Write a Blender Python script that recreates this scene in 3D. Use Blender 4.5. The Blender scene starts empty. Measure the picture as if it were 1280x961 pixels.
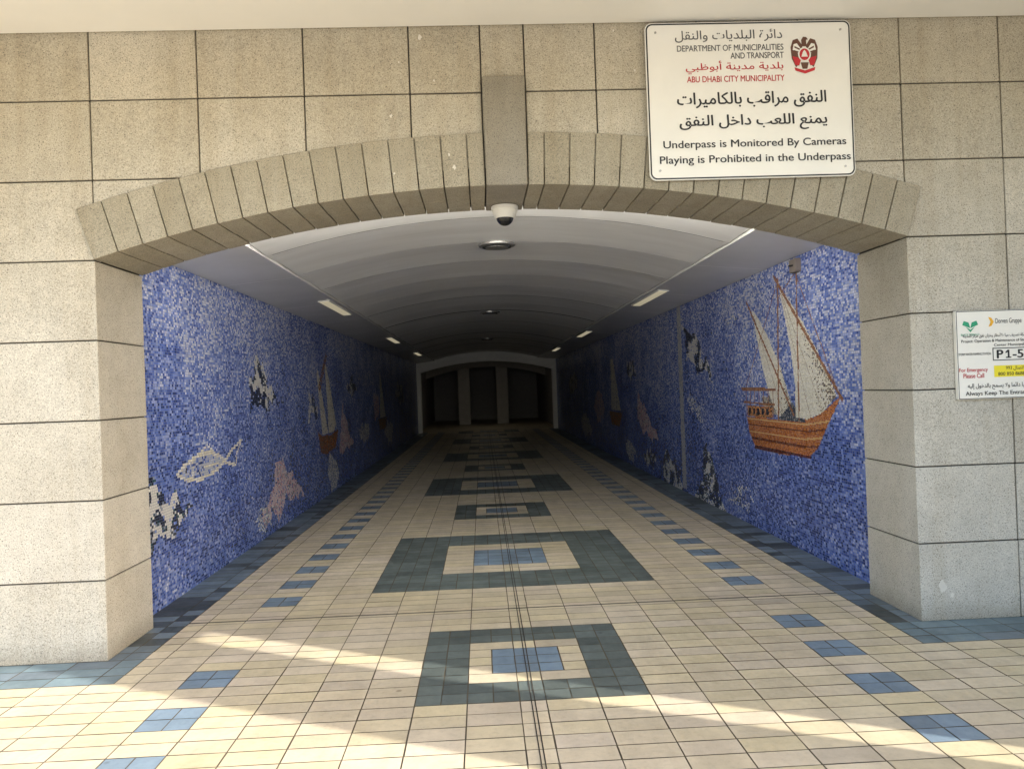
import bpy, bmesh, math, random, re
import numpy as np
from mathutils import Matrix, Vector
random.seed(7); rng=np.random.default_rng(11)
S=bpy.context.scene; COL=S.collection
# ------------------------------------------------------------------ helpers
def link(o,parent=None):
    COL.objects.link(o)
    if parent is not None: o.parent=parent
    return o
def empty(name,loc=(0,0,0)):
    e=bpy.data.objects.new(name,None); e.location=loc; e.empty_display_size=.1
    return link(e)
def mesh_obj(name,verts,faces,mat=None,parent=None,smooth=False):
    me=bpy.data.meshes.new(name); me.from_pydata([tuple(v) for v in verts],[],faces); me.update()
    if mat: me.materials.append(mat)
    if smooth:
        for p in me.polygons: p.use_smooth=True
    return link(bpy.data.objects.new(name,me),parent)
def bm_obj(name,bm,mat=None,parent=None,smooth=False,bevel=0,seg=1):
    bmesh.ops.recalc_face_normals(bm,faces=bm.faces)
    me=bpy.data.meshes.new(name); bm.to_mesh(me); bm.free()
    if mat: me.materials.append(mat)
    if smooth:
        for p in me.polygons: p.use_smooth=True
    o=link(bpy.data.objects.new(name,me),parent)
    if bevel:
        m=o.modifiers.new("bevel",'BEVEL'); m.width=bevel; m.segments=seg; m.limit_method='ANGLE'; m.angle_limit=math.radians(35)
    return o
def add_box(bm,x0,x1,y0,y1,z0,z1):
    v=[bm.verts.new(c) for c in [(x0,y0,z0),(x1,y0,z0),(x1,y1,z0),(x0,y1,z0),(x0,y0,z1),(x1,y0,z1),(x1,y1,z1),(x0,y1,z1)]]
    for f in [(0,3,2,1),(4,5,6,7),(0,1,5,4),(1,2,6,5),(2,3,7,6),(3,0,4,7)]: bm.faces.new([v[i] for i in f])
def add_prism_y(bm,poly,y0,y1):
    a=[bm.verts.new((x,y0,z)) for x,z in poly]; b=[bm.verts.new((x,y1,z)) for x,z in poly]
    n=len(poly)
    bm.faces.new(a); bm.faces.new(b[::-1])
    for i in range(n): bm.faces.new([a[i],b[i],b[(i+1)%n],a[(i+1)%n]])
def add_arch_wall(bm,w,lowf,ztop,y0,y1,n=32):
    xs_=[-w+2*w*i/n for i in range(n+1)]
    for y,flip in ((y0,0),(y1,1)):
        lo=[bm.verts.new((x,y,lowf(x))) for x in xs_]; hi=[bm.verts.new((x,y,ztop)) for x in xs_]
        for i in range(n): bm.faces.new([lo[i],lo[i+1],hi[i+1],hi[i]])
        if not flip: l0=lo
        else:
            for i in range(n): bm.faces.new([l0[i],l0[i+1],lo[i+1],lo[i]])
def add_cyl(bm,c,r,h,axis='Z',seg=32,r2=None):
    M=Matrix.Translation(c)
    if axis=='Y': M=M@Matrix.Rotation(math.radians(90),4,'X')
    bmesh.ops.create_cone(bm,cap_ends=True,segments=seg,radius1=r,radius2=r if r2 is None else r2,depth=h,matrix=M)
def quads(name,V,C,mat,parent=None):
    N=len(V); me=bpy.data.meshes.new(name)
    me.vertices.add(4*N); me.vertices.foreach_set("co",V.astype(np.float32).ravel())
    me.loops.add(4*N); me.loops.foreach_set("vertex_index",np.arange(4*N,dtype=np.int32))
    me.polygons.add(N); me.polygons.foreach_set("loop_start",np.arange(0,4*N,4,dtype=np.int32))
    try: me.polygons.foreach_set("loop_total",np.full(N,4,dtype=np.int32))
    except Exception: pass
    a=me.attributes.new("tilecol",'FLOAT_COLOR','CORNER')
    c4=np.ones((N,4,4),dtype=np.float32); c4[:,:,:3]=C[:,None,:]
    a.data.foreach_set("color",c4.ravel())
    me.update(calc_edges=True); me.validate()
    me.materials.append(mat)
    return link(bpy.data.objects.new(name,me),parent)
# ------------------------------------------------------------------ materials
class NT:
    def __init__(s,name):
        s.m=bpy.data.materials.new(name); s.m.use_nodes=True; s.t=s.m.node_tree
        s.b=s.t.nodes['Principled BSDF']; s.co=s.t.nodes.new('ShaderNodeTexCoord')
    def n(s,t,**k):
        x=s.t.nodes.new(t)
        for a,b in k.items(): setattr(x,a,b)
        return x
    def l(s,a,b): s.t.links.new(a,b)
    def noise(s,scale,detail=3,rough=.5,vec=None,sc3=None):
        x=s.n('ShaderNodeTexNoise'); x.inputs['Scale'].default_value=scale; x.inputs['Detail'].default_value=detail; x.inputs['Roughness'].default_value=rough
        v=vec or s.co.outputs['Object']
        if sc3:
            mp=s.n('ShaderNodeMapping'); mp.inputs['Scale'].default_value=sc3; s.l(v,mp.inputs[0]); v=mp.outputs[0]
        s.l(v,x.inputs['Vector']); return x.outputs['Fac']
    def z(s,a,b):
        x=s.n('ShaderNodeSeparateXYZ'); s.l(s.co.outputs['Object'],x.inputs[0]); r=s.n('ShaderNodeMapRange'); r.inputs[1].default_value=a; r.inputs[2].default_value=b; s.l(x.outputs[2],r.inputs[0]); return r.outputs[0]
    def ramp(s,f,stops):
        r=s.n('ShaderNodeValToRGB'); e=r.color_ramp.elements
        while len(e)<len(stops): e.new(.5)
        for i,(p,c) in enumerate(stops):
            e[i].position=p; e[i].color=(c[0],c[1],c[2],1) if hasattr(c,'__len__') else (c,c,c,1)
        s.l(f,r.inputs[0]); return r.outputs[0]
    def mix(s,a,b,f,mode='MULTIPLY'):
        x=s.n('ShaderNodeMix'); x.data_type='RGBA'; x.blend_type=mode
        if isinstance(f,(int,float)): x.inputs[0].default_value=f
        else: s.l(f,x.inputs[0])
        for i,v in ((6,a),(7,b)):
            if hasattr(v,'__len__') : x.inputs[i].default_value=(v[0],v[1],v[2],1)
            else: s.l(v,x.inputs[i])
        return x.outputs[2]
    def bump(s,h,strength=.3,dist=.01):
        x=s.n('ShaderNodeBump'); x.inputs['Strength'].default_value=strength; x.inputs['Distance'].default_value=dist
        s.l(h,x.inputs['Height']); s.l(x.outputs[0],s.b.inputs['Normal'])
    def col(s,c):
        if hasattr(c,'__len__'): s.b.inputs['Base Color'].default_value=(c[0],c[1],c[2],1)
        else: s.l(c,s.b.inputs['Base Color'])
    def rough(s,r):
        if isinstance(r,(int,float)): s.b.inputs['Roughness'].default_value=r
        else: s.l(r,s.b.inputs['Roughness'])
def plain(name,c,rough=.6,metal=0,emit=0,ec=None,var=.15,scale=6):
    t=NT(name)
    f=t.noise(scale,4,.6); t.col(t.mix(c,t.ramp(f,[(.3,1-var),(.7,1.0)]),1.0)); t.rough(rough); t.b.inputs['Metallic'].default_value=metal
    if emit: t.b.inputs['Emission Color'].default_value=(*(ec or c),1); t.b.inputs['Emission Strength'].default_value=emit
    return t.m
def stone(name,base,dark=.55,var=.12):
    t=NT(name)
    isl=t.n('ShaderNodeNewGeometry').outputs['Random Per Island']
    big=t.noise(1.1,4,.6); mid=t.noise(9,4,.65)
    fine=t.noise(150,2,.7)
    vo=t.n('ShaderNodeTexVoronoi'); vo.inputs['Scale'].default_value=66; t.l(t.co.outputs['Object'],vo.inputs['Vector'])
    spk=t.ramp(vo.outputs['Distance'],[(.14,dark*.85),(.30,1.0)])
    vo2=t.n('ShaderNodeTexVoronoi'); vo2.inputs['Scale'].default_value=36; t.l(t.co.outputs['Object'],vo2.inputs['Vector'])
    spk2=t.ramp(vo2.outputs['Distance'],[(.09,dark*.7),(.17,1.0)])
    c=t.mix(base,t.ramp(fine,[(.35,.70),(.65,1.14)]),1.0)
    c=t.mix(c,spk,.85); c=t.mix(c,spk2,.85)
    c=t.mix(c,t.ramp(big,[(.3,(1-var,1-var*1.1,1-var*1.3)),(.7,(1.05,1.05,1.05))]),1.0)
    c=t.mix(c,t.ramp(mid,[(.35,.92),(.65,1.03)]),1.0)
    c=t.mix(c,t.ramp(isl,[(0,(.90,.89,.87)),(1,(1.04,1.04,1.05))]),1.0)
    run=t.noise(1.0,5,.7,sc3=(5,1,.35)); c=t.mix(c,t.ramp(run,[(.35,(.89,.86,.81)),(.55,(1,1,1))]),.8)
    c=t.mix(c,t.ramp(t.z(2.0,3.6),[(0,(1,1,1)),(1,(.87,.83,.74))]),1.0)  # upper courses darker and warmer: bounce-light shading put into the stone colour
    c=t.mix(c,t.ramp(t.z(0,.14),[(0,(.68,.66,.62)),(1,(1,1,1))]),1.0)
    t.col(c); t.rough(.82); t.bump(fine,.35,.004)
    return t.m
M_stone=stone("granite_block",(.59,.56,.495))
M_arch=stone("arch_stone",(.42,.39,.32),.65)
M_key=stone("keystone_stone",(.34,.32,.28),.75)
M_joint=plain("joint_mortar",(.06,.055,.045),.9)
M_wallside=plain("render_wall",(.60,.55,.47),.85)
M_soffit=plain("canopy_paint",(.90,.88,.83),.6,var=.04,scale=1.5)
M_conc=plain("concrete",(.42,.40,.36),.9,var=.25,scale=2)
t=NT("floor_tile"); at=t.n('ShaderNodeAttribute'); at.attribute_name="tilecol"
st=t.noise(.55,5,.65); st2=t.noise(5,5,.7); st3=t.noise(2.2,3,.6,sc3=(2.5,.35,1)); st4=t.noise(28,4,.75)
c=t.mix(at.outputs['Color'],t.ramp(st,[(.3,(.88,.86,.82)),(.6,(1.03,1.03,1.03))]),1.0)
c=t.mix(c,t.ramp(st2,[(.3,.86),(.6,1.0)]),1.0); c=t.mix(c,t.ramp(st3,[(.3,.88),(.6,1.0)]),1.0); c=t.mix(c,t.ramp(st4,[(.3,.86),(.5,1.0)]),.8)
vs_=t.n('ShaderNodeTexVoronoi'); vs_.inputs['Scale'].default_value=2.2; t.l(t.co.outputs['Object'],vs_.inputs['Vector'])
c=t.mix(c,t.ramp(vs_.outputs['Distance'],[(.02,(.42,.39,.36)),(.045,(1,1,1))]),.6)
t.col(c); t.rough(t.ramp(st2,[(.3,.55),(.7,.36)])); t.bump(t.noise(60,2,.5),.12,.002)
M_tile=t.m
M_grout=plain("floor_grout",(.17,.14,.10),.95)
t=NT("glass_mosaic"); at=t.n('ShaderNodeAttribute'); at.attribute_name="tilecol"
st=t.noise(1.3,4,.6)
t.col(t.mix(at.outputs['Color'],t.ramp(st,[(.3,.86),(.7,1.05)]),1.0)); t.rough(.26)
M_mos=t.m
M_mgrout=plain("mosaic_grout",(.20,.22,.30),.9)
t=NT("ceiling_paint")
a=t.noise(1.0,5,.65,sc3=(.5,2.6,1)); b=t.noise(.6,3,.6)
c=t.mix((.88,.875,.85),t.ramp(a,[(.25,(.82,.81,.79)),(.7,(1.0,1.0,1.0))]),1.0)
c=t.mix(c,t.ramp(b,[(.3,.91),(.7,1.0)]),1.0)
t.col(c); t.rough(.38); M_ceil=t.m
t=NT("ceiling_side_panel"); b=t.noise(1.2,4,.6)
t.col(t.mix((.82,.81,.78),t.ramp(b,[(.3,.87),(.7,1.0)]),1.0)); t.rough(.22); M_strip=t.m
M_dark=plain("dark_gap",(.02,.02,.02),.9)
M_white=plain("white_paint",(.78,.77,.73),.5,var=.06)
M_black=plain("black_ink",(.015,.015,.017),.5,var=0)
M_grey=plain("grey_ink",(.09,.09,.095),.5,var=0)
M_red=plain("red_ink",(.50,.02,.03),.5,var=0)
M_signw=plain("sign_face",(.82,.80,.74),.35,var=.05,scale=3)
M_green=plain("green_ink",(.02,.30,.16),.5,var=0)
M_yel=plain("yellow_panel",(.80,.68,.03),.5,var=.03)
M_amber=plain("amber_ink",(.80,.42,.03),.5,var=0)
M_brown=plain("brown_ink",(.12,.05,.03),.5,var=.0)
M_metal=plain("brushed_metal",(.45,.44,.42),.35,.8)
M_dome=plain("smoked_dome",(.01,.01,.012),.05,var=0)
M_lamp=plain("lamp_diffuser",(.5,.46,.34),.4,emit=.34,ec=(1.0,.88,.60),var=0)
# ------------------------------------------------------------------ dimensions
D=4.93; DB=5.60; PW=2.594; MW=2.74; YE=30.6; HC=3.92; m=.1355; Y0=4.594
SPR=2.5; RISE=.4; R=(PW*PW+RISE*RISE)/(2*RISE); ZC=SPR+RISE-R; RT=.335
def arc(x,r): return ZC+math.sqrt(max(r*r-x*x,0))
# ------------------------------------------------------------------ facade
fac=empty("stone_facade")
xs=[.14,.5956,1.262,1.928,PW]; 
while xs[-1]<9: xs.append(xs[-1]+.6662)
edges=sorted([-x for x in xs]+xs)
rows=[0,.5,1,1.5,2,2.5,3,3.5,HC+.03]
g=.0045
bm=bmesh.new(); RM=R+.12
for a,b in zip(edges[:-1],edges[1:]):
    for z0,z1 in zip(rows[:-1],rows[1:]):
        x0,x1=a+g,b-g; q0,q1=z0+(g if z0>0 else 0),z1-g
        inside=abs(a+b)/2<PW; pr=random.uniform(-.0025,.0025)
        if inside and z1<=SPR+.01: continue
        if not inside:
            deep=abs(abs(a)-PW)<.01 or abs(abs(b)-PW)<.01
            if deep and z1<=SPR+.01:
                if a<0: x1=b
                else: x0=a
                add_box(bm,x0,x1,D+pr,DB,q0,q1)
            else: add_box(bm,x0,x1,D+pr,D+.1,q0,q1)
        else:
            n=14; px=[x0+(x1-x0)*i/n for i in range(n+1)]
            pts=[(x,max(q0,arc(x,RM))) for x in px]
            pts=[p for p in pts if p[1]<q1-.004]
            if len(pts)<2: continue
            poly=pts+[(pts[-1][0],q1),(pts[0][0],q1)]
            add_prism_y(bm,poly,D+pr,D+.1)
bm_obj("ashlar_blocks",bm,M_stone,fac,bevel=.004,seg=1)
bm=bmesh.new(); cw=PW+.012
add_box(bm,-9.4,-cw,D+.016,DB-.012,-.02,HC+.6); add_box(bm,cw,9.4,D+.016,DB-.012,-.02,HC+.6)
add_arch_wall(bm,cw,lambda x:arc(x,R+.05),HC+.6,D+.016,DB-.012,40)
bm_obj("wall_core",bm,M_joint,fac)
# dried plaster splashes on the blocks
bm=bmesh.new()
def splash(cx,cz,r,seed,y):
    q=random.Random(seed); n=14
    vs=[bm.verts.new((cx+r*q.uniform(.35,1)*math.cos(i*2*math.pi/n)*.7,y,cz+r*q.uniform(.35,1.1)*math.sin(i*2*math.pi/n))) for i in range(n)]
    bm.faces.new(vs)
for k,(x,z,r) in enumerate([(-.52,3.86,.022),(-.72,3.36,.018),(-.44,3.58,.012),(.85,3.62,.012),(.72,3.88,.012),(-.66,3.70,.010),(2.74,.22,.05),(2.80,.16,.03),(-2.9,1.9,.012)]): splash(x,z,r,k,D-.0035)
for k,(x,z,r) in enumerate([(-.33,3.02,.022),(-.36,3.10,.012),(-.71,2.99,.014),(1.02,3.0,.012)]): splash(x,z,r,k+40,D-.0255)
bm_obj("plaster_splashes",bm,plain("dried_plaster",(.68,.64,.56),.9),fac)
th_max=math.asin(PW/R); th0=.135/R
nv=16; step=(th_max-th0*1.0)/(nv-.35)
bm=bmesh.new(); bm2=bmesh.new()
def wedge(bm,t0,t1,ri,ro,y0,y1):
    pts=[(math.sin(t0)*ri,ZC+math.cos(t0)*ri),(math.sin(t1)*ri,ZC+math.cos(t1)*ri),(math.sin(t1)*ro,ZC+math.cos(t1)*ro),(math.sin(t0)*ro,ZC+math.cos(t0)*ro)]
    add_prism_y(bm,pts,y0,y1)
gg=.0035/R
for s in (-1,1):
    tcur=th0
    for k in range(nv):
        t1=tcur+step*(.65 if k==0 else 1.0)
        t1=min(t1,th_max)
        a,b=sorted((s*tcur,s*t1)); pr=random.uniform(-.002,.002)
        wedge(bm,a+gg,b-gg,R+pr,R+RT,D-.022+pr,D+.33)
        wedge(bm2,a+gg,b-gg,R+.004-pr,R+RT-.02,D+.336,DB)
        tcur=t1
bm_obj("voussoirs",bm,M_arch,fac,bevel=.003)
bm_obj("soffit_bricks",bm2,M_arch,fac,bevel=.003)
bm=bmesh.new()
add_prism_y(bm,[(-.13,2.893),(.13,2.893),(.135,3.585),(-.135,3.585)],D-.05,D+.33)
add_prism_y(bm,[(-.13,2.897),(.13,2.897),(.13,3.3),(-.13,3.3)],D+.337,DB)
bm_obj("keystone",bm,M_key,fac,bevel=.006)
# ------------------------------------------------------------------ canopy roof & side wall
can=empty("canopy_roof")
bm=bmesh.new(); add_box(bm,-9.4,4.48,1.55,D-.003,HC,HC+.55); bm_obj("slab",bm,M_soffit,can,bevel=.02)
bm=bmesh.new(); add_box(bm,-9.4,4.48,1.42,1.546,HC-.02,HC+1.2); bm_obj("parapet",bm,M_conc,can,bevel=.01)
sw=empty("side_wall")
XW=4.5
bm=bmesh.new(); add_box(bm,XW,XW+.04,1.91,D-.03,0,HC+.5)
bm_obj("wall_panel",bm,M_wallside,sw,bevel=.01)
bm=bmesh.new(); add_box(bm,XW,XW+.04,.86,1.69,0,6.0); bm_obj("pylon",bm,M_wallside,sw,bevel=.01)
# ------------------------------------------------------------------ ground
mesh_obj("ground",[(-400,-400,-.05),(400,-400,-.05),(400,400,-.05),(-400,400,-.05)],[(0,1,2,3)],plain("paving_ground",(.50,.45,.36),.9,var=.2,scale=.4))
bm=bmesh.new()
add_prism_y(bm,[(-24,-.3),(-9.4,-.3),(-9.4,4.2)],DB+.05,60); add_prism_y(bm,[(24,-.3),(9.4,4.2),(9.4,-.3)],DB+.05,60)
add_box(bm,-9.4,-3.4,DB+.05,60,-.3,4.2); add_box(bm,3.4,9.4,DB+.05,60,-.3,4.2); add_box(bm,-3.4,3.4,DB+.05,60,3.5,4.2); add_box(bm,-3.4,3.4,43,60,-.3,3.5)
bm_obj("embankment",bm,plain("dry_soil",(.30,.25,.17),.95,var=.3,scale=1.2))
# ------------------------------------------------------------------ floor tiles
fl=empty("tiled_floor")
CREAM=np.array((.68,.585,.43)); BLUE=np.array((.19,.26,.335)); DARK=np.array((.115,.14,.135)); BORD=np.array((.17,.22,.265)); BORD2=np.array((.18,.255,.30)); BORDK=np.array((.07,.085,.09))
def cls(i,j):
    x=i*m; ai=abs(i)
    d=((j+10)%42)-10
    if -4<=d<=4 and ai<=4:
        q=max(ai,abs(d)); return 'D' if q>=3 else ('C' if q==2 else 'B')
    if 13<=d<=29 and ai<=8:
        q=max(ai,abs(d-21)); return 'D' if q>=5 else ('C' if q>=3 else 'B')
    if 13<=ai<=14 and j%4 in (3,0):
        grp=(j+1)//4
        if grp==2 or (grp==1 and i<0): return 'C'
        return 'B'
    if ai>=18 and j>=0:
        return 'F' if j<3 else 'E'
    return 'C'
V=[];C=[]; gf=.0034
imax=66; jmax=int((YE-Y0)/m)+1
for j in range(-42,jmax):
    lim=imax if j<3 else 20
    i=-lim
    while i<=lim:
        k=cls(i,j); w=1
        par=(i%2==1) if i>0 else (i%2==0 and i<0)
        if k in 'CEF' and par and i+1<=lim and cls(i+1,j)==k: w=2
        x0=(i-.5)*m+gf; x1=(i+w-.5)*m-gf; y0=Y0+(j-.5)*m+gf; y1=Y0+(j+.5)*m-gf
        if j>=3:
            x0=max(x0,-2.76); x1=min(x1,2.76)
        if x1-x0>.01:
            c={'C':CREAM,'B':BLUE,'D':DARK,'E':BORD,'F':BORD2}[k].copy()
            if k=='C':
                c*=random.uniform(.89,1.05); c[2]*=random.uniform(.90,1.06)
                if random.random()<.04: c*=.87
            elif k=='E':
                if random.random()<.25: c=BORDK.copy()
                c*=random.uniform(.75,1.15)
            elif k=='F':
                if random.random()<.15: c=BORD.copy()
                c*=random.uniform(.8,1.15)
            elif k=='D': c*=random.uniform(.75,1.35)
            else: c*=random.uniform(.82,1.18)
            dz=[random.uniform(-.0007,.0007) for _ in range(4)]; jx=random.uniform(-.0012,.0012); jy=random.uniform(-.001,.001)
            V.append([(x0+jx,y0+jy,dz[0]),(x1+jx,y0+jy,dz[1]),(x1+jx,y1+jy,dz[2]),(x0+jx,y1+jy,dz[3])]); C.append(c)
        i+=w
quads("floor_tiles",np.array(V),np.array(C),M_tile,fl)
mesh_obj("grout_bed",[(-9.2,-1.2,-.005),(9.2,-1.2,-.005),(9.2,YE+.3,-.005),(-9.2,YE+.3,-.005)],[(0,1,2,3)],M_grout,fl)
bm=bmesh.new()
for s in (-1,1): add_box(bm,s*.009-.003,s*.009+.003,-1,YE,.0008,.0026)
add_box(bm,-2.37,2.37,5.66,5.672,.0008,.003)
bm_obj("expansion_joint",bm,plain("joint_sealant",(.06,.05,.04),.7),fl)
# ------------------------------------------------------------------ mosaic walls
def inpoly(P,y,z):
    r=np.zeros(y.shape,bool); n=len(P)
    for i in range(n):
        y1,z1=P[i]; y2,z2=P[(i+1)%n]
        c=((z1>z)!=(z2>z))
        r^= c&(y<(y2-y1)*(z-z1)/((z2-z1) if z2!=z1 else 1e-9)+y1)
    return r
def seg(y,z,a,b,w):
    ay,az=a; by,bz=b; L=(by-ay)**2+(bz-az)**2
    t=np.clip(((y-ay)*(by-ay)+(z-az)*(bz-az))/L,0,1)
    return np.hypot(y-ay-t*(by-ay),z-az-t*(bz-az))<w
def poly_line(y,z,P,w,close=False):
    r=np.zeros(y.shape,bool); Q=list(P)+([P[0]] if close else [])
    for a,b in zip(Q[:-1],Q[1:]): r|=seg(y,z,a,b,w)
    return r
BL=np.array([(.035,.06,.20),(.07,.115,.38),(.12,.185,.52),(.21,.285,.63),(.35,.41,.70),(.58,.61,.76)])
def vnoise(y,z,s,seed):
    r=np.random.default_rng(seed); G=r.random((256,64)); yy=y*s+100; zz=z*s+10
    i=np.floor(yy).astype(int); j=np.floor(zz).astype(int); fy=yy-i; fz=zz-j; fy=fy*fy*(3-2*fy); fz=fz*fz*(3-2*fz)
    g=lambda a,b:G[a%256,b%64]
    return (g(i,j)*(1-fy)+g(i+1,j)*fy)*(1-fz)+(g(i,j+1)*(1-fy)+g(i+1,j+1)*fy)*fz
def base_cols(y,z,seed):
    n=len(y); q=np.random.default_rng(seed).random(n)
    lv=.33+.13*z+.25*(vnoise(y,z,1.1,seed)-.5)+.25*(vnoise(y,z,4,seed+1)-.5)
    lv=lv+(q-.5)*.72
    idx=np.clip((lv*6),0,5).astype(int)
    c=BL[idx].copy(); c*=np.random.default_rng(seed+5).uniform(.85,1.15,(n,1))
    return c
def pick(n,pal,p,seed):
    r=np.random.default_rng(seed); return np.array(pal)[r.choice(len(pal),n,p=p)]*r.uniform(.85,1.12,(n,1))
WH=(.80,.78,.74); CRM=(.76,.70,.54); NV=(.02,.03,.07); TE=(.035,.09,.11); PK=(.66,.38,.42); LP=(.76,.60,.62); GR=(.30,.33,.40); BR=(.30,.11,.035)
pal_rock=([NV,TE,WH,GR],[.36,.26,.2,.18]); pal_pink=([PK,LP,WH,GR],[.42,.3,.13,.15]); pal_fish=([NV,WH,GR,TE],[.42,.25,.2,.13]); pal_cream=([CRM,WH],[.6,.4])
pal_sail=([CRM,WH,GR],[.5,.42,.08]); pal_wood=([BR,(.18,.06,.02),(.38,.18,.06)],[.5,.25,.25]); pal_white=([WH,GR,(.5,.55,.7)],[.45,.25,.3])
def blob(cy,cz,ry,rz,seed,n=13):
    r=random.Random(seed); return [(cy+ry*math.cos(a*2*math.pi/n)*r.uniform(.45,1.15),cz+rz*math.sin(a*2*math.pi/n)*r.uniform(.45,1.15)) for a in range(n)]
ML=[
 ([(8.75,2.05),(9.05,2.0),(9.15,1.8),(9.5,1.68),(9.75,1.52),(9.35,1.56),(9.25,1.40),(9.0,1.58),(8.45,1.42),(8.62,1.62),(8.5,1.78),(8.7,1.85)],pal_fish,.9),
 ([(5.6,1.12),(6.05,1.05),(6.15,.85),(6.55,.80),(6.85,.66),(6.5,.62),(6.35,.5),(6.1,.62),(5.95,.42),(5.6,.5)],pal_rock,.92),
 ([(9.55,.86),(9.85,.84),(10.0,.66),(10.45,.52),(10.95,.26),(10.5,.22),(9.9,.34),(9.55,.12),(9.3,.22),(8.9,.10),(8.95,.30),(9.3,.52)],pal_pink,.88),
 (blob(9.0,.25,.35,.2,3),pal_white,.5),
 ([(12.0,1.98),(12.12,2.0),(12.75,1.0),(12.3,.98)],pal_sail,1),
 ([(12.62,2.22),(13.05,1.75),(13.45,1.1),(13.2,.98),(12.8,1.0),(12.75,1.5)],pal_sail,1),
 ([(12.1,1.75),(12.75,2.3),(12.85,2.25),(12.2,1.65)],pal_wood,.8),
 ([(11.95,1.05),(12.3,.97),(13.0,.95),(13.65,1.02),(13.35,.72),(12.5,.66),(12.15,.72)],pal_wood,1.),
 ([(11.4,1.72),(11.7,1.6),(11.95,1.48),(12.0,1.25),(11.6,1.32),(11.35,1.2),(11.45,1.5)],pal_fish,.8),
 ([(14.1,1.42),(14.5,1.2),(14.7,.9),(15.2,.65),(14.3,.62),(13.7,.6),(13.85,1.0)],pal_pink,.9),
 ([(12.8,.6),(13.3,.52),(13.6,.2),(13.3,.05),(12.85,.08),(12.6,.3)],pal_white,.9),
 (blob(16.6,.75,.8,.25,5),pal_white,.8),(blob(15.2,1.75,.6,.22,6),pal_fish,.8),(blob(18.6,1.3,.9,.4,8),pal_pink,.7),(blob(21,.6,1.2,.35,9),pal_white,.7),(blob(24,1.6,1.2,.4,10),pal_fish,.7),
 ([(19.4,2.2),(20.3,1.0),(19.2,1.0)],pal_sail,.9),([(18.9,.98),(20.6,1.0),(20.2,.7),(19.2,.7)],pal_wood,1.)]
MR=[
 ([(11.15,2.48),(10.85,2.36),(10.55,2.22),(10.25,2.2),(10.2,1.98),(9.95,1.88),(9.7,1.62),(10.1,1.74),(10.45,1.72),(10.6,1.9),(10.95,1.98),(11.0,2.2)],pal_fish,.9),
 ([(10.35,.75),(10.1,.80),(9.95,.55),(9.75,.42),(9.6,.12),(9.35,-.1),(10.8,-.1),(10.65,.2),(10.3,.35)],pal_rock,.9),
 ([(12.4,.55),(12.1,.45),(11.8,.38),(11.5,.15),(11.45,-.1),(12.6,-.1),(12.75,.25)],pal_rock,.85),
 ([(14.6,1.45),(14.2,1.3),(13.7,1.0),(13.1,.82),(12.95,.6),(13.6,.66),(14.2,.7),(14.6,.95)],pal_pink,.9),
 ([(11.0,1.45),(10.75,1.4),(10.35,1.2),(10.2,1.05),(10.6,1.12),(11.0,1.2)],pal_white,.6),
 (blob(8.9,.25,.45,.16,41),pal_white,.35),(blob(8.9,2.35,.4,.1,42),pal_white,.35),
 ([(17.5,2.2),(17.2,2.2),(16.4,1.05),(17.6,1.05)],pal_sail,.9),([(16.2,1.02),(17.9,1.02),(17.6,.72),(16.6,.72)],pal_wood,1.),
 (blob(15.5,.3,.7,.28,21),pal_white,.85),(blob(13.6,.3,.5,.2,22),pal_rock,.85),(blob(15.0,1.9,.5,.25,23),pal_fish,.8),
 (blob(19.5,1.1,.9,.4,24),pal_pink,.7),(blob(22,.5,1.2,.35,25),pal_white,.7),(blob(25,1.7,1.2,.4,26),pal_fish,.7)]
TW,TH=.033,.0215
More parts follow.
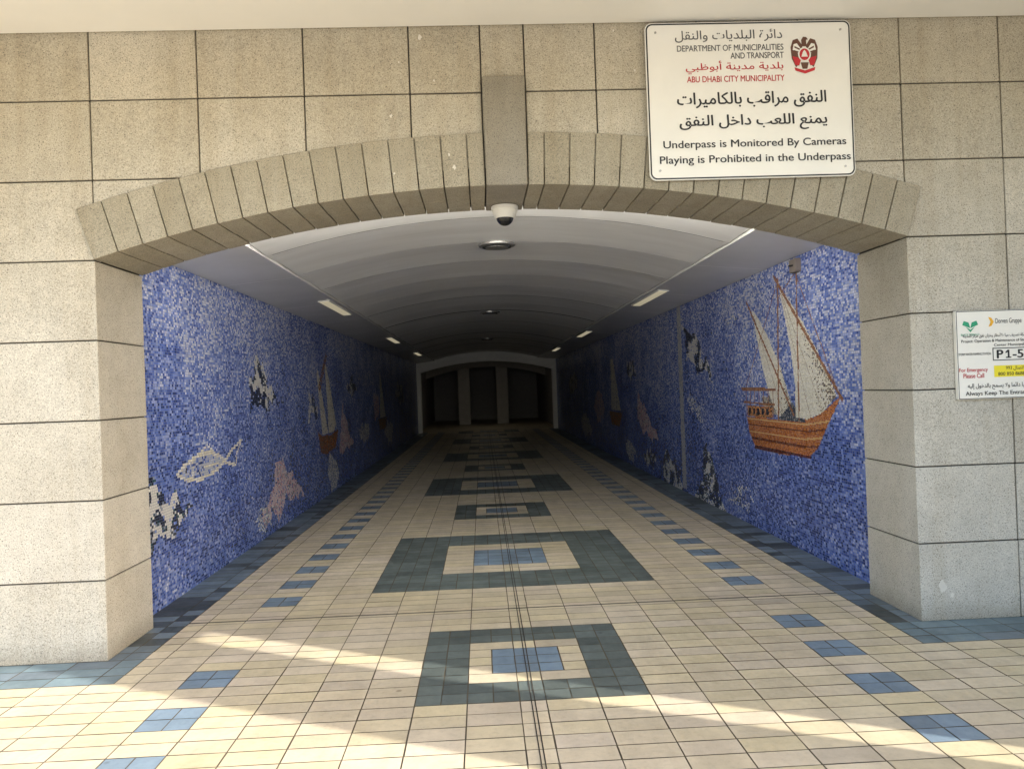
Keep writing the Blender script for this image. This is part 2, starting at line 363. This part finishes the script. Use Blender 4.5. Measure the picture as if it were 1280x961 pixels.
def build_mosaic(name,side,motifs,seed):
    e=empty(name)
    nz=int(2.74/TH)+1; rows_=[]
    for j in range(nz):
        off=rng.uniform(0,TW); ys=np.arange(DB-.02-off,YE-.0,TW)
        rows_.append(np.stack([ys,np.full_like(ys,j*TH)],1))
    P=np.concatenate(rows_); y=P[:,0]+TW/2; z=P[:,1]+TH/2
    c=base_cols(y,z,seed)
    jy=y+(vnoise(y,z,7,seed+20)-.5)*.18; jz=z+(vnoise(y,z,7,seed+21)-.5)*.16
    r=np.random.default_rng(seed+9)
    for k,(poly,pal,den) in enumerate(motifs):
        hard=pal in (pal_sail,pal_wood)
        sel=inpoly(poly,y if hard else jy,z if hard else jz)&(r.random(len(y))<den); n_=sel.sum()
        if n_: 
            cc=pick(n_,pal[0],pal[1],seed+50+k)
            if pal in (pal_rock,pal_fish,pal_pink,pal_white):
                v=vnoise(y[sel]+.6*z[sel],z[sel]-.3*y[sel],9,seed+70+k)
                if pal in (pal_rock,pal_fish): cc[v>.62]=np.array(WH)*.9; cc[v<.42]=np.array(NV)
                if pal is pal_pink: cc[v>.68]=np.array(LP)
            c[sel]=cc
    if side<0:
        body=[(6.48,1.00),(6.66,1.06),(6.95,1.115),(7.25,1.12),(7.5,1.07),(7.68,1.01),(7.5,.955),(7.25,.915),(6.95,.905),(6.66,.935)]
        inn=inpoly(body,y,z); c[inn&(r.random(len(y))<.65)]=np.array((.50,.52,.60))
        ln=poly_line(y,z,body,.017,True)
        ln|=poly_line(y,z,[(7.68,1.01),(7.9,1.10),(8.2,1.17),(8.02,1.03),(8.0,.93),(7.68,.99)],.016,True)
        ln|=poly_line(y,z,[(6.95,1.115),(7.2,1.19),(7.42,1.09)],.013)
        ln|=poly_line(y,z,[(6.80,1.08),(6.86,1.0),(6.80,.93)],.012)|poly_line(y,z,[(7.1,1.0),(7.5,1.01)],.010)
        c[ln]=pick(ln.sum(),pal_cream[0],pal_cream[1],seed+90)
        eye=np.hypot(y-6.68,z-1.01)<.022; c[eye]=NV
    else:
        band=(np.abs(y-11.33)<.11)&(z>.05); c[band]=pick(band.sum(),[(.50,.50,.50),(.56,.55,.50),(.38,.41,.48)],[.4,.3,.3],seed+93)
    gy=.0016; gz=.0014
    n=len(y); tilt=r.normal(0,.0005,(n,4))
    y0=np.maximum(P[:,0]+gy,DB-.02); y1=np.minimum(P[:,0]+TW-gy,YE); z0=P[:,1]+gz; z1=np.minimum(P[:,1]+TH-gz,2.745)
    X=side*(MW-.003)
    V=np.zeros((n,4,3))
    oy=[y0,y1,y1,y0] if side<0 else [y1,y0,y0,y1]
    oz=[z0,z0,z1,z1]
    for k in range(4):
        V[:,k,0]=X+tilt[:,k]; V[:,k,1]=oy[k]; V[:,k,2]=oz[k]
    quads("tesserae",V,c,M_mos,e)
    s=side
    mesh_obj("mortar",[(s*MW,DB-.02,-.02),(s*MW,YE+.2,-.02),(s*MW,YE+.2,2.78),(s*MW,DB-.02,2.78)],[(0,1,2,3)],M_mgrout,e)
    mesh_obj("backing_wall",[(s*(MW+.2),DB-.02,-.02),(s*(MW+.2),YE+.2,-.02),(s*(MW+.2),YE+.2,3.4),(s*(MW+.2),DB-.02,3.4)],[(0,1,2,3)],M_conc,e)
    return e
eL=build_mosaic("mosaic_wall",-1,ML,101)
eR=build_mosaic("mosaic_wall",1,MR,202)
def dhow(parent):
    w,h=.0165,.0125
    ys=np.arange(6.1,8.95,w); zs=np.arange(.80,2.68,h)
    Yg,Zg=np.meshgrid(ys,zs); y=Yg.ravel()+w/2; z=Zg.ravel()+h/2
    c=np.zeros((len(y),3)); on=np.zeros(len(y),bool); r=np.random.default_rng(5)
    def put(mask,pal,p,seed):
        c[mask]=pick(mask.sum(),pal,p,seed); on[mask]=True
    hull=inpoly([(8.52,1.20),(8.45,1.02),(8.28,.885),(7.6,.855),(6.90,.895),(6.72,.98),(6.5,1.2),(6.22,1.46),(6.45,1.36),(6.75,1.26),(7.1,1.215),(7.6,1.20),(8.1,1.21)],y,z)
    put(hull,[(.50,.19,.06),(.40,.135,.04),(.58,.26,.10),(.26,.085,.03)],[.4,.3,.2,.1],1)
    for k,(dz) in enumerate((.035,.10,.17,.24)):
        ln=hull&(np.abs((z-(1.215-dz))-.11*np.clip((7.0-y),0,1)**1.2)<.008); c[ln]=(.16,.05,.02) if k%2 else (.68,.46,.22)
    keel=seg(y,z,(8.3,.88),(6.88,.885),.014); put(keel,[(.12,.035,.02)],[1],2)
    sa=inpoly([(8.26,2.38),(8.08,2.27),(7.78,2.02),(7.50,1.72),(7.26,1.36),(7.30,1.25),(7.62,1.24),(7.80,1.42),(8.0,1.75),(8.12,2.05)],y,z)
    sb=inpoly([(7.47,2.52),(7.25,2.37),(6.98,2.15),(6.68,1.87),(6.45,1.61),(6.32,1.45),(6.6,1.30),(6.92,1.23),(7.18,1.24),(7.16,1.55),(7.24,1.90),(7.36,2.22)],y,z)
    sc=inpoly([(8.05,1.42),(7.72,1.44),(7.55,1.26),(7.95,1.24)],y,z)
    put(sc,[(.55,.5,.4),(.1,.1,.12),(.3,.28,.24)],[.4,.3,.3],15)
    for k,sm in enumerate((sa,sb)):
        put(sm,[(.86,.83,.73),(.80,.76,.64),(.70,.65,.54)],[.58,.32,.10],10+k)
        if k==0: q=np.clip((7.62-y)/.5+(1.5-z)/1.5,0,1)
        else: q=np.clip(((6.95-.45*(1.9-z))-y)/.35,0,1)
        dk=sm&(r.random(len(y))<q*.5); c[dk]=pick(dk.sum(),[(.16,.12,.08),(.07,.08,.1),(.38,.30,.20)],[.40,.15,.45],20+k)
    for sgl in (((8.2,2.3),(7.5,1.3)),((7.40,2.4),(6.85,1.26)),((7.42,2.45),(6.6,1.32))):
        lnn=seg(y,z,sgl[0],sgl[1],.006)&on; c[lnn]=(.50,.44,.34)
    dk=inpoly([(7.62,1.20),(7.25,1.38),(6.95,1.20)],y,z)&~sb; put(dk,[(.06,.07,.09),(.3,.3,.3)],[.7,.3],16)
    br=[(.36,.17,.06),(.26,.11,.04)]
    for a,b,wd in [((7.49,2.58),(7.60,1.2),.017),((7.04,2.62),(7.10,1.2),.014),((8.40,2.46),(7.22,1.26),.015),((7.58,2.62),(6.22,1.42),.018),((7.5,2.55),(8.55,1.5),.006),((7.04,2.55),(6.3,1.5),.006),((7.5,2.4),(7.04,2.6),.006)]:
        put(seg(y,z,a,b,wd),br,[.6,.4],30)
    put(seg(y,z,(8.66,1.51),(7.66,1.50),.016),br,[.6,.4],31); put(seg(y,z,(8.6,1.36),(7.7,1.35),.011),br,[.6,.4],32)
    for yy in np.linspace(8.52,7.72,7): put(seg(y,z,(yy,1.5),(yy,1.2),.009),br,[.6,.4],33)
    cab=inpoly([(8.5,1.33),(7.75,1.33),(7.75,1.21),(8.5,1.21)],y,z); put(cab,[(.52,.26,.10),(.38,.16,.06),(.08,.04,.03)],[.5,.3,.2],34)
    for yy in np.arange(8.42,7.78,-.13):
        wdw=(np.abs(y-yy)<.028)&(np.abs(z-1.27)<.03); c[wdw]=(.03,.03,.04); on[wdw]=True
    y=y[on]; z=z[on]; c=c[on]; n=len(y)
    V=np.zeros((n,4,3)); X=MW-.0055; tilt=r.normal(0,.0002,(n,4))
    for k,(a,b) in enumerate([(1,-1),(-1,-1),(-1,1),(1,1)]):
        V[:,k,0]=X+tilt[:,k]; V[:,k,1]=y+a*(w/2-.0007); V[:,k,2]=z+b*(h/2-.0006)
    quads("dhow_picture",V,c,M_mos,parent)
dhow(eR)
# ------------------------------------------------------------------ ceiling
ce=empty("vaulted_ceiling")
VW=2.0; VE=2.815; VR=(VW**2+(3.10-VE)**2)/(2*(3.10-VE)); VZ=3.10-VR
def vz(x): return VZ+math.sqrt(VR*VR-x*x)
bm=bmesh.new(); PL=2.25/2; yy=DB-.03
while yy<YE:
    y1=min(yy+PL,YE)
    nx,ny=28,6; sk_=random.uniform(-.004,.004)
    vs=[[bm.verts.new((-VW+2*VW*i/nx,yy+.006+(y1-yy-.012)*j/ny,vz(-VW+2*VW*i/nx)+.012*math.sin(math.pi*j/ny)+sk_)) for i in range(nx+1)] for j in range(ny+1)]
    for j in range(ny):
        for i in range(nx): bm.faces.new([vs[j][i],vs[j][i+1],vs[j+1][i+1],vs[j+1][i]])
    yy=y1
bm_obj("vault_panels",bm,M_ceil,ce,smooth=True)
bm=bmesh.new()
for s in (-1,1):
    yy=DB-.03
    while yy<YE:
        y1=min(yy+2.25,YE)
        add_prism_y(bm,[(s*2.78,2.728),(s*2.012,2.798),(s*2.012,2.86),(s*2.78,2.80)],yy+.006,y1-.006)
        yy=y1
bm_obj("side_panels",bm,M_strip,ce)
bm=bmesh.new()
nx=28; vs=[[bm.verts.new((-2.95+5.9*i/nx,y,(vz(max(-2.,min(2.,-2.95+5.9*i/nx)))+.06))) for i in range(nx+1)] for y in (DB-.03,YE+.2)]
for i in range(nx): bm.faces.new([vs[0][i],vs[0][i+1],vs[1][i+1],vs[1][i]])
bm_obj("ceiling_void",bm,M_dark,ce)
el_=empty("arch_fill_light")  # added fill light, hidden behind the arch, to brighten the tunnel interior
bmh=bmesh.new(); bmt=bmesh.new(); nx=24; xa=1.95
for i in range(nx):
    xA=-xa+2*xa*i/nx; xB=-xa+2*xa*(i+1)/nx
    add_prism_y(bmh,[(xA,arc(xA,R)+.035),(xB,arc(xB,R)+.035),(xB,arc(xB,R)+.155),(xA,arc(xA,R)+.155)],DB+.002,DB+.03)
    add_prism_y(bmt,[(xA,arc(xA,R)+.045),(xB,arc(xB,R)+.045),(xB,arc(xB,R)+.145),(xA,arc(xA,R)+.145)],DB+.031,DB+.045)
bm_obj("housing",bmh,M_metal,el_); bm_obj("diffuser",bmt,plain("fill_diffuser",(.8,.8,.8),.5,emit=50,ec=(1.0,.96,.88),var=0),el_)
for s in (-1,1):
    for y in (10.6,17.4,24.0):
        e=empty("strip_light",(s*2.14,y,2.7815))
        bm=bmesh.new(); add_box(bm,-.075,.075,-.87,.87,-.006,.02); o=bm_obj("housing",bm,M_strip,e,bevel=.003)
        bm=bmesh.new(); add_box(bm,-.055,.055,-.85,.85,-.010,-.0065); bm_obj("diffuser",bm,M_lamp,e)
        e.rotation_euler=(0,math.radians(5.3)*s,0)
for y in (7.96,14.9,22.6):
    e=empty("ceiling_vent",(0.0,y,vz(0)+.008))
    bm=bmesh.new(); add_cyl(bm,(0,0,-.02),.19,.03,r2=.19); bm_obj("trim_ring",bm,M_metal,e,bevel=.005)
    bm=bmesh.new(); add_cyl(bm,(0,0,-.041),.150,.012); bm_obj("louvre_disc",bm,M_dark,e,bevel=.003)
    bm=bmesh.new(); add_cyl(bm,(0,0,-.049),.12,.006); bm_obj("centre_plate",bm,M_metal,e,bevel=.002)
# ------------------------------------------------------------------ dome camera
e=empty("security_camera",(0.0,5.46,2.89))
bm=bmesh.new(); add_cyl(bm,(0,0,-.012),.095,.03); add_cyl(bm,(0,0,-.045),.078,.05,r2=.088); bm_obj("mount",bm,M_white,e,bevel=.004,seg=2)
bm=bmesh.new(); bmesh.ops.create_uvsphere(bm,u_segments=32,v_segments=16,radius=.062,matrix=Matrix.Translation((0,0,-.072))); bm_obj("dome",bm,M_dome,e,smooth=True)
bm=bmesh.new(); add_cyl(bm,(0,0,-.075),.07,.016); bm_obj("collar",bm,M_white,e,bevel=.003)
e=empty("wall_box",(MW-.03,7.0,2.64))
bm=bmesh.new(); add_box(bm,-.03,.03,-.07,.07,-.06,.06); bm_obj("housing",bm,plain("box_plastic",(.2,.17,.15),.6),e,bevel=.006)
bm=bmesh.new(); add_cyl(bm,(-.032,0,0),.03,.01,'Z'); o=bm_obj("lens",bm,M_dark,e)
# ------------------------------------------------------------------ far portal and end chamber
po=empty("tunnel_portal")
bm=bmesh.new(); n=24
def earc(x,w,z0,rise):
    r_=(w*w+rise*rise)/(2*rise); return z0+rise-r_+math.sqrt(max(r_*r_-x*x,0))
ow=2.58
add_box(bm,-2.9,-ow,YE-.25,YE+.1,0,3.3); add_box(bm,ow,2.9,YE-.25,YE+.1,0,3.3)
add_arch_wall(bm,ow,lambda x:earc(x,ow,2.35,.38),3.3,YE-.25,YE+.1)
bm_obj("white_arch",bm,M_white,po)
ch=empty("end_chamber")
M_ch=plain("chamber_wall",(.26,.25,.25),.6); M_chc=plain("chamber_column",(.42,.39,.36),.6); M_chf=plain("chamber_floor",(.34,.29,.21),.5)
bm=bmesh.new(); add_box(bm,-2.9,2.9,YE+.1,42,-.02,0.0); bm_obj("floor_slab",bm,M_chf,ch)
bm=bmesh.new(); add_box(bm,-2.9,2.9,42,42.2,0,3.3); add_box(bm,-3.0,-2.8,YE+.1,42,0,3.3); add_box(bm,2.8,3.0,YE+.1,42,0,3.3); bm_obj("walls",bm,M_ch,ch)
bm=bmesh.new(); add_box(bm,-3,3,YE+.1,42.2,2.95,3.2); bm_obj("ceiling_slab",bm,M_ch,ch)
bm=bmesh.new()
for x in (-1.05,.75): add_box(bm,x-.27,x+.27,36.6,37.1,0,2.95)
add_arch_wall(bm,2.8,lambda x:earc(x,2.8,2.2,.5),2.96,36.3,36.55)
bm_obj("columns",bm,M_chc,ch)
e=empty("chamber_fill_lamp",(0,32.5,2.93)); bm=bmesh.new(); add_box(bm,-.6,.6,-.15,.15,-.03,.015); bm_obj("diffuser",bm,plain("chamber_fill",(.8,.8,.7),.5,emit=4.5,ec=(1,.9,.7),var=0),e)  # added lamp, out of sight above the portal, lifting the dark chamber
bm=bmesh.new(); add_box(bm,-.64,.64,-.19,-.155,-.04,.015); add_box(bm,-.64,.64,.155,.19,-.04,.015); bm_obj("frame",bm,M_metal,e)
# ------------------------------------------------------------------ text
FORMS={'ء':(0xFE80,0),'آ':(0xFE81,1),'أ':(0xFE83,1),'ؤ':(0xFE85,1),'إ':(0xFE87,1),'ئ':(0xFE89,2),'ا':(0xFE8D,1),'ب':(0xFE8F,2),'ة':(0xFE93,1),'ت':(0xFE95,2),'ث':(0xFE99,2),'ج':(0xFE9D,2),'ح':(0xFEA1,2),'خ':(0xFEA5,2),'د':(0xFEA9,1),'ذ':(0xFEAB,1),'ر':(0xFEAD,1),'ز':(0xFEAF,1),'س':(0xFEB1,2),'ش':(0xFEB5,2),'ص':(0xFEB9,2),'ض':(0xFEBD,2),'ط':(0xFEC1,2),'ظ':(0xFEC5,2),'ع':(0xFEC9,2),'غ':(0xFECD,2),'ف':(0xFED1,2),'ق':(0xFED5,2),'ك':(0xFED9,2),'ل':(0xFEDD,2),'م':(0xFEE1,2),'ن':(0xFEE5,2),'ه':(0xFEE9,2),'و':(0xFEED,1),'ى':(0xFEEF,1),'ي':(0xFEF1,2)}
LA={'لا':(0xFEFB,1),'لأ':(0xFEF7,1),'لإ':(0xFEF9,1)}
def shape(s):
    out=[]; i=0; units=[]
    while i<len(s):
        if s[i:i+2] in LA: units.append(LA[s[i:i+2]]); i+=2
        elif s[i] in FORMS: units.append(FORMS[s[i]]); i+=1
        else: units.append(s[i]); i+=1
    for k,u in enumerate(units):
        if isinstance(u,str): out.append(u); continue
        prev=k>0 and not isinstance(units[k-1],str) and units[k-1][1]==2 and u[1]>0
        nxt=k+1<len(units) and not isinstance(units[k+1],str) and u[1]==2 and units[k+1][1]>0
        f=(3 if nxt else 1) if prev else (2 if nxt else 0)
        out.append(chr(u[0]+f))
    txt=''.join(out)[::-1]
    return re.sub(r'\d[\d ]*\d',lambda q:q.group(0)[::-1],txt)
def text(parent,name,s,x0,x1,zc,h,mat,bold=0,arabic=False,y=0):
    c=bpy.data.curves.new(name,'FONT'); c.body=shape(s) if arabic else s; c.size=1; c.resolution_u=6
    c.materials.append(mat)
    o=bpy.data.objects.new(name,c); link(o); bpy.context.view_layer.update()
    bb=[Vector(b) for b in o.bound_box]; mn=Vector([min(b[i] for b in bb) for i in range(3)]); mx=Vector([max(b[i] for b in bb) for i in range(3)])
    sx=(x1-x0)/(mx.x-mn.x); sz=h/(mx.y-mn.y)
    offs=[(0,0)]+([(-bold,0),(bold,0),(0,bold*.6),(0,-bold*.6)] if bold else [])
    for k,(dx,dz) in enumerate(offs):
        ob=o if k==0 else link(bpy.data.objects.new(name+"_stroke",c))
        ob.parent=parent; ob.rotation_euler=(math.radians(90),0,0); ob.scale=(sx,sz,1)
        ob.location=(x0-mn.x*sx+dx*sx,y-.00012*k,zc-(mn.y+mx.y)/2*sz+dz*sz)
    return o
def rrect(x0,x1,z0,z1,r,n=6):
    P=[]
    for cx,cz,a0 in ((x1-r,z1-r,0),(x0+r,z1-r,90),(x0+r,z0+r,180),(x1-r,z0+r,270)):
        for i in range(n+1):
            a=math.radians(a0+90*i/n); P.append((cx+r*math.cos(a),cz+r*math.sin(a)))
    return P
def plate(parent,name,P,y0,y1,mat,bev=0):
    bm=bmesh.new(); add_prism_y(bm,P,y0,y1); return bm_obj(name,bm,mat,parent,bevel=bev)
def frame(parent,name,PO,PI,y,mat):
    n=len(PO); V=[(a,y,b) for a,b in PO]+[(a,y,b) for a,b in PI]
    return mesh_obj(name,V,[(i,(i+1)%n,n+(i+1)%n,n+i) for i in range(n)],mat,parent)
def flat(parent,name,P,y,mat): return mesh_obj(name,[(a,y,b) for a,b in P],[tuple(range(len(P)))],mat,parent)
SW,SH=1.335,1.005
sg=empty("notice_sign",(1.578,D-.055,3.395)); 
plate(sg,"panel",rrect(-SW/2,SW/2,-SH/2,SH/2,.045),0,.012,M_signw,.002)
plate(sg,"rear_rails",[(-.5,.2),(.5,.2),(.5,.25),(-.5,.25)],.013,.05,M_metal); plate(sg,"rear_rail_low",[(-.5,-.25),(.5,-.25),(.5,-.2),(-.5,-.2)],.013,.032,M_metal)
frame(sg,"border",rrect(-SW/2+.006,SW/2-.006,-SH/2+.006,SH/2-.006,.042),rrect(-SW/2+.015,SW/2-.015,-SH/2+.015,SH/2-.015,.035),-.0015,M_black)
kx=SW/256.; kz=SH/195.
def sx_(px): return (px-934)*kx
def sz_(py): return (127-py)*kz
tp=-.0022
def st_(name,s,a,b,y,h,mat,ar=False,bold=0): text(sg,name,s,sx_(a),sx_(b),sz_(y),h*kz,mat,bold,ar,tp)
st_("arabic_department","دائرة البلديات والنقل",843,976,47,15,M_grey,True,.006)
st_("department_line","DEPARTMENT OF MUNICIPALITIES",845,977,62,7.5,M_grey,False,.010)
st_("transport_line","AND TRANSPORT",911,977,72,7.5,M_grey,False,.010)
st_("arabic_municipality","بلدية مدينة أبوظبي",855,976,86,16,M_red,True,.006)
st_("municipality_line","ABU DHABI CITY MUNICIPALITY",856,977,100.5,7.5,M_red,False,.010)
st_("arabic_notice_a","النفق مراقب بالكاميرات",843,1028,127,20,M_black,True,.020)
st_("arabic_notice_b","يمنع اللعب داخل النفق",845,1028,155,20,M_black,True,.020)
st_("english_notice_a","Underpass is Monitored By Cameras",824,1051,182,12,M_black,False,.014)
st_("english_notice_b","Playing is Prohibited in the Underpass",819,1056,201,12,M_black,False,.014)
ax,az=sx_(1003),sz_(71)
def em(P,mat,d,name): flat(sg,name,[(ax+x*kx,az+z*kz) for x,z in P],-.0016-d,mat)
for s in (-1,1):
    em([(s*2,10),(s*8,19),(s*14,17),(s*17,8),(s*16,-6),(s*11,-17),(s*6,-12),(s*4,0)],M_brown,0,"wing")
    em([(s*3,4),(s*9,13),(s*13,12),(s*14.5,5),(s*9,1),(s*4,-2)],M_signw,.0006,"wing_feathers")
    em([(s*4,-6),(s*15,-3),(s*12,-14),(s*7,-15)],M_red,.0008,"flag")
    em([(s*5,2),(s*13,4.6),(s*13.5,2.6),(s*5,-.2)],M_brown,.0010,"feather_line"); em([(s*5,6),(s*12,9.6),(s*12.4,7.6),(s*5,4.0)],M_brown,.0010,"feather_line")
em([(8*math.cos(a*math.pi/12),-1+9*math.sin(a*math.pi/12)) for a in range(24)],M_signw,.0014,"shield_ring")
em([(6.3*math.cos(a*math.pi/12),-1+7.3*math.sin(a*math.pi/12)) for a in range(24)],M_red,.0018,"shield")
em([(-4,-4),(-2,2),(0,4.5),(2,2),(4,-4)],M_signw,.0022,"shield_fort")
em([(-3,9),(-3.5,17),(-1,21),(3,20.5),(5,17.5),(2.5,17),(3,9)],M_brown,.0012,"head")
em([(-13,-17),(0,-21),(13,-17),(12,-21),(0,-25),(-12,-21)],M_red,.0012,"ribbon")
em([(-5,-11),(5,-11),(3,-19),(-3,-19)],M_brown,.0010,"tail")
for x in (-.6,.6):
    for z in (-.44,.44):
        bm=bmesh.new(); add_cyl(bm,(x,-.003,z),.007,.006,'Y',12); bm_obj("screw",bm,M_metal,sg)
ps=empty("pump_station_sign",(3.225,D-.035,1.715)); PW2,PH2=.70,.575
plate(ps,"panel",rrect(-PW2/2,PW2/2,-PH2/2,PH2/2,.006,2),0,.03,M_signw,.002)
frame(ps,"border",rrect(-PW2/2+.003,PW2/2-.003,-PH2/2+.003,PH2/2-.003,.004,2),rrect(-PW2/2+.007,PW2/2-.007,-PH2/2+.007,PH2/2-.007,.003,2),-.0015,M_black)
k2=PW2/133.; kv=PH2/109.
def px_(p): return (p-1191)*k2-PW2/2
def pz_(p): return PH2/2-(p-390.5)*kv
def pt(name,s,a,b,y,h,mat,ar=False,bold=0): text(ps,name,s,px_(a),px_(b),pz_(y),h*kv,mat,bold,ar,-.0022)
for s in (-1,1): flat(ps,"leaf_mark",[(px_(1209),pz_(412)),(px_(1209+s*10),pz_(408)),(px_(1209+s*8),pz_(403)),(px_(1209+s*2),pz_(405))],-.002,M_green)
flat(ps,"leaf_mark_low",[(px_(1203),pz_(410)),(px_(1209),pz_(414)),(px_(1215),pz_(410)),(px_(1209),pz_(417))],-.0024,M_green)
flat(ps,"arc_mark",[(px_(1232),pz_(411)),(px_(1236),pz_(410)),(px_(1239),pz_(405)),(px_(1236),pz_(400)),(px_(1232),pz_(399)),(px_(1235),pz_(405))],-.002,M_amber)
pt("logo_caption","BLACK EMERALD",1197,1220,420,2.6,M_green,False,.0)
pt("company_line","Dorven Gruppe",1241,1274,405,8,M_grey,False,.006)
pt("arabic_project","مشروع تشغيل وصيانة شبكة تصريف مياه الأمطار وخزان نفق مركز المدينة",1199,1318,422,6.5,M_black,True,.01)
pt("project_line","Project: Operation & Maintenance of Storm Water Network",1197,1318,428.5,4.4,M_black,False,.012)
pt("center_line","Center Municipality",1238,1282,434,4,M_black,False,.012)
pt("station_caption","STORM WATER PUMPING STATION:",1193,1234,444,2.8,M_black,False,.01)
frame(ps,"number_box",[(px_(a),pz_(b)) for a,b in ((1236,437.2),(1290,437.2),(1290,452.8),(1236,452.8))],[(px_(a),pz_(b)) for a,b in ((1237,438.2),(1289,438.2),(1289,451.8),(1237,451.8))],-.002,M_black)
pt("station_number","P",1241.5,1249,445,10,M_black,False,.028)
flat(ps,"station_number_one",[(px_(a-3),pz_(b)) for a,b in ((1258.0,440),(1260.2,440),(1260.2,448.6),(1262.4,448.6),(1262.4,450),(1255.6,450),(1255.6,448.6),(1258.0,448.6),(1258.0,442.8),(1255.2,444.2),(1255.2,442.4))],-.0023,M_black)
pt("station_number_five","-5",1261.5,1274.5,445,10,M_black,False,.022)
pt("emergency_a","For Emergency",1193,1229,464,6,M_red,False,.012)
pt("emergency_b","Please Call",1198,1224,470.5,5.5,M_red,False,.012)
flat(ps,"phone_panel",[(px_(1237),pz_(473)),(px_(1318),pz_(473)),(px_(1318),pz_(459)),(px_(1237),pz_(459))],-.0018,M_yel)
pt("arabic_phone","يرجى الاتصال 993",1252,1290,462.7,5.5,M_black,True,.012); pt("phone_line","800 850 8688 & 993 800 868",1242,1314,469.3,4,M_black,False,.012)
pt("arabic_clear","اجعل المدخل خاليا دائما ولا يسمح بالدخول إليه",1203,1316,484,8,M_black,True,.012)
pt("clear_line","Always Keep The Entrance Clear",1200,1302,493,6.4,M_black,False,.014)
# ------------------------------------------------------------------ camera
f=967.13;yaw,pitch,roll=.0391,.0057,.0361
F=Vector((math.sin(yaw)*math.cos(pitch),math.cos(yaw)*math.cos(pitch),math.sin(pitch)))
Rv=Vector((math.cos(yaw),-math.sin(yaw),0)); U=Rv.cross(F)
R2=Rv*math.cos(roll)-U*math.sin(roll); U2=U*math.cos(roll)+Rv*math.sin(roll)
cd=bpy.data.cameras.new("camera"); cam=bpy.data.objects.new("camera",cd); link(cam)
cd.sensor_width=36; cd.lens=f/1280*36; cd.clip_end=1500; cd.clip_start=.05
Mx=Matrix((( R2.x,U2.x,-F.x,-.2058),(R2.y,U2.y,-F.y,0),(R2.z,U2.z,-F.z,1.6035),(0,0,0,1)))
cam.matrix_world=Mx; S.camera=cam
# ------------------------------------------------------------------ light
el=math.radians(27.6); az=Vector((.884,-.469,0)).normalized()
sd=Vector((az.x*math.cos(el),az.y*math.cos(el),math.sin(el)))
sl=bpy.data.lights.new("sun",'SUN'); sl.energy=8.5; sl.angle=math.radians(.5); sl.color=(1,.94,.84)
so=link(bpy.data.objects.new("sun",sl)); so.rotation_euler=sd.to_track_quat('Z','Y').to_euler(); so.location=(10,-10,12)
w=bpy.data.worlds.new("World"); S.world=w; w.use_nodes=True; nt=w.node_tree; bg=nt.nodes['Background']
sk=nt.nodes.new('ShaderNodeTexSky'); sk.sky_type='NISHITA'; sk.sun_disc=False; sk.sun_elevation=el; sk.sun_rotation=math.atan2(az.x,az.y)
sk.dust_density=2; nt.links.new(sk.outputs[0],bg.inputs[0]); bg.inputs[1].default_value=.64
S.view_settings.view_transform='Standard'; S.view_settings.look='None'; S.view_settings.exposure=0
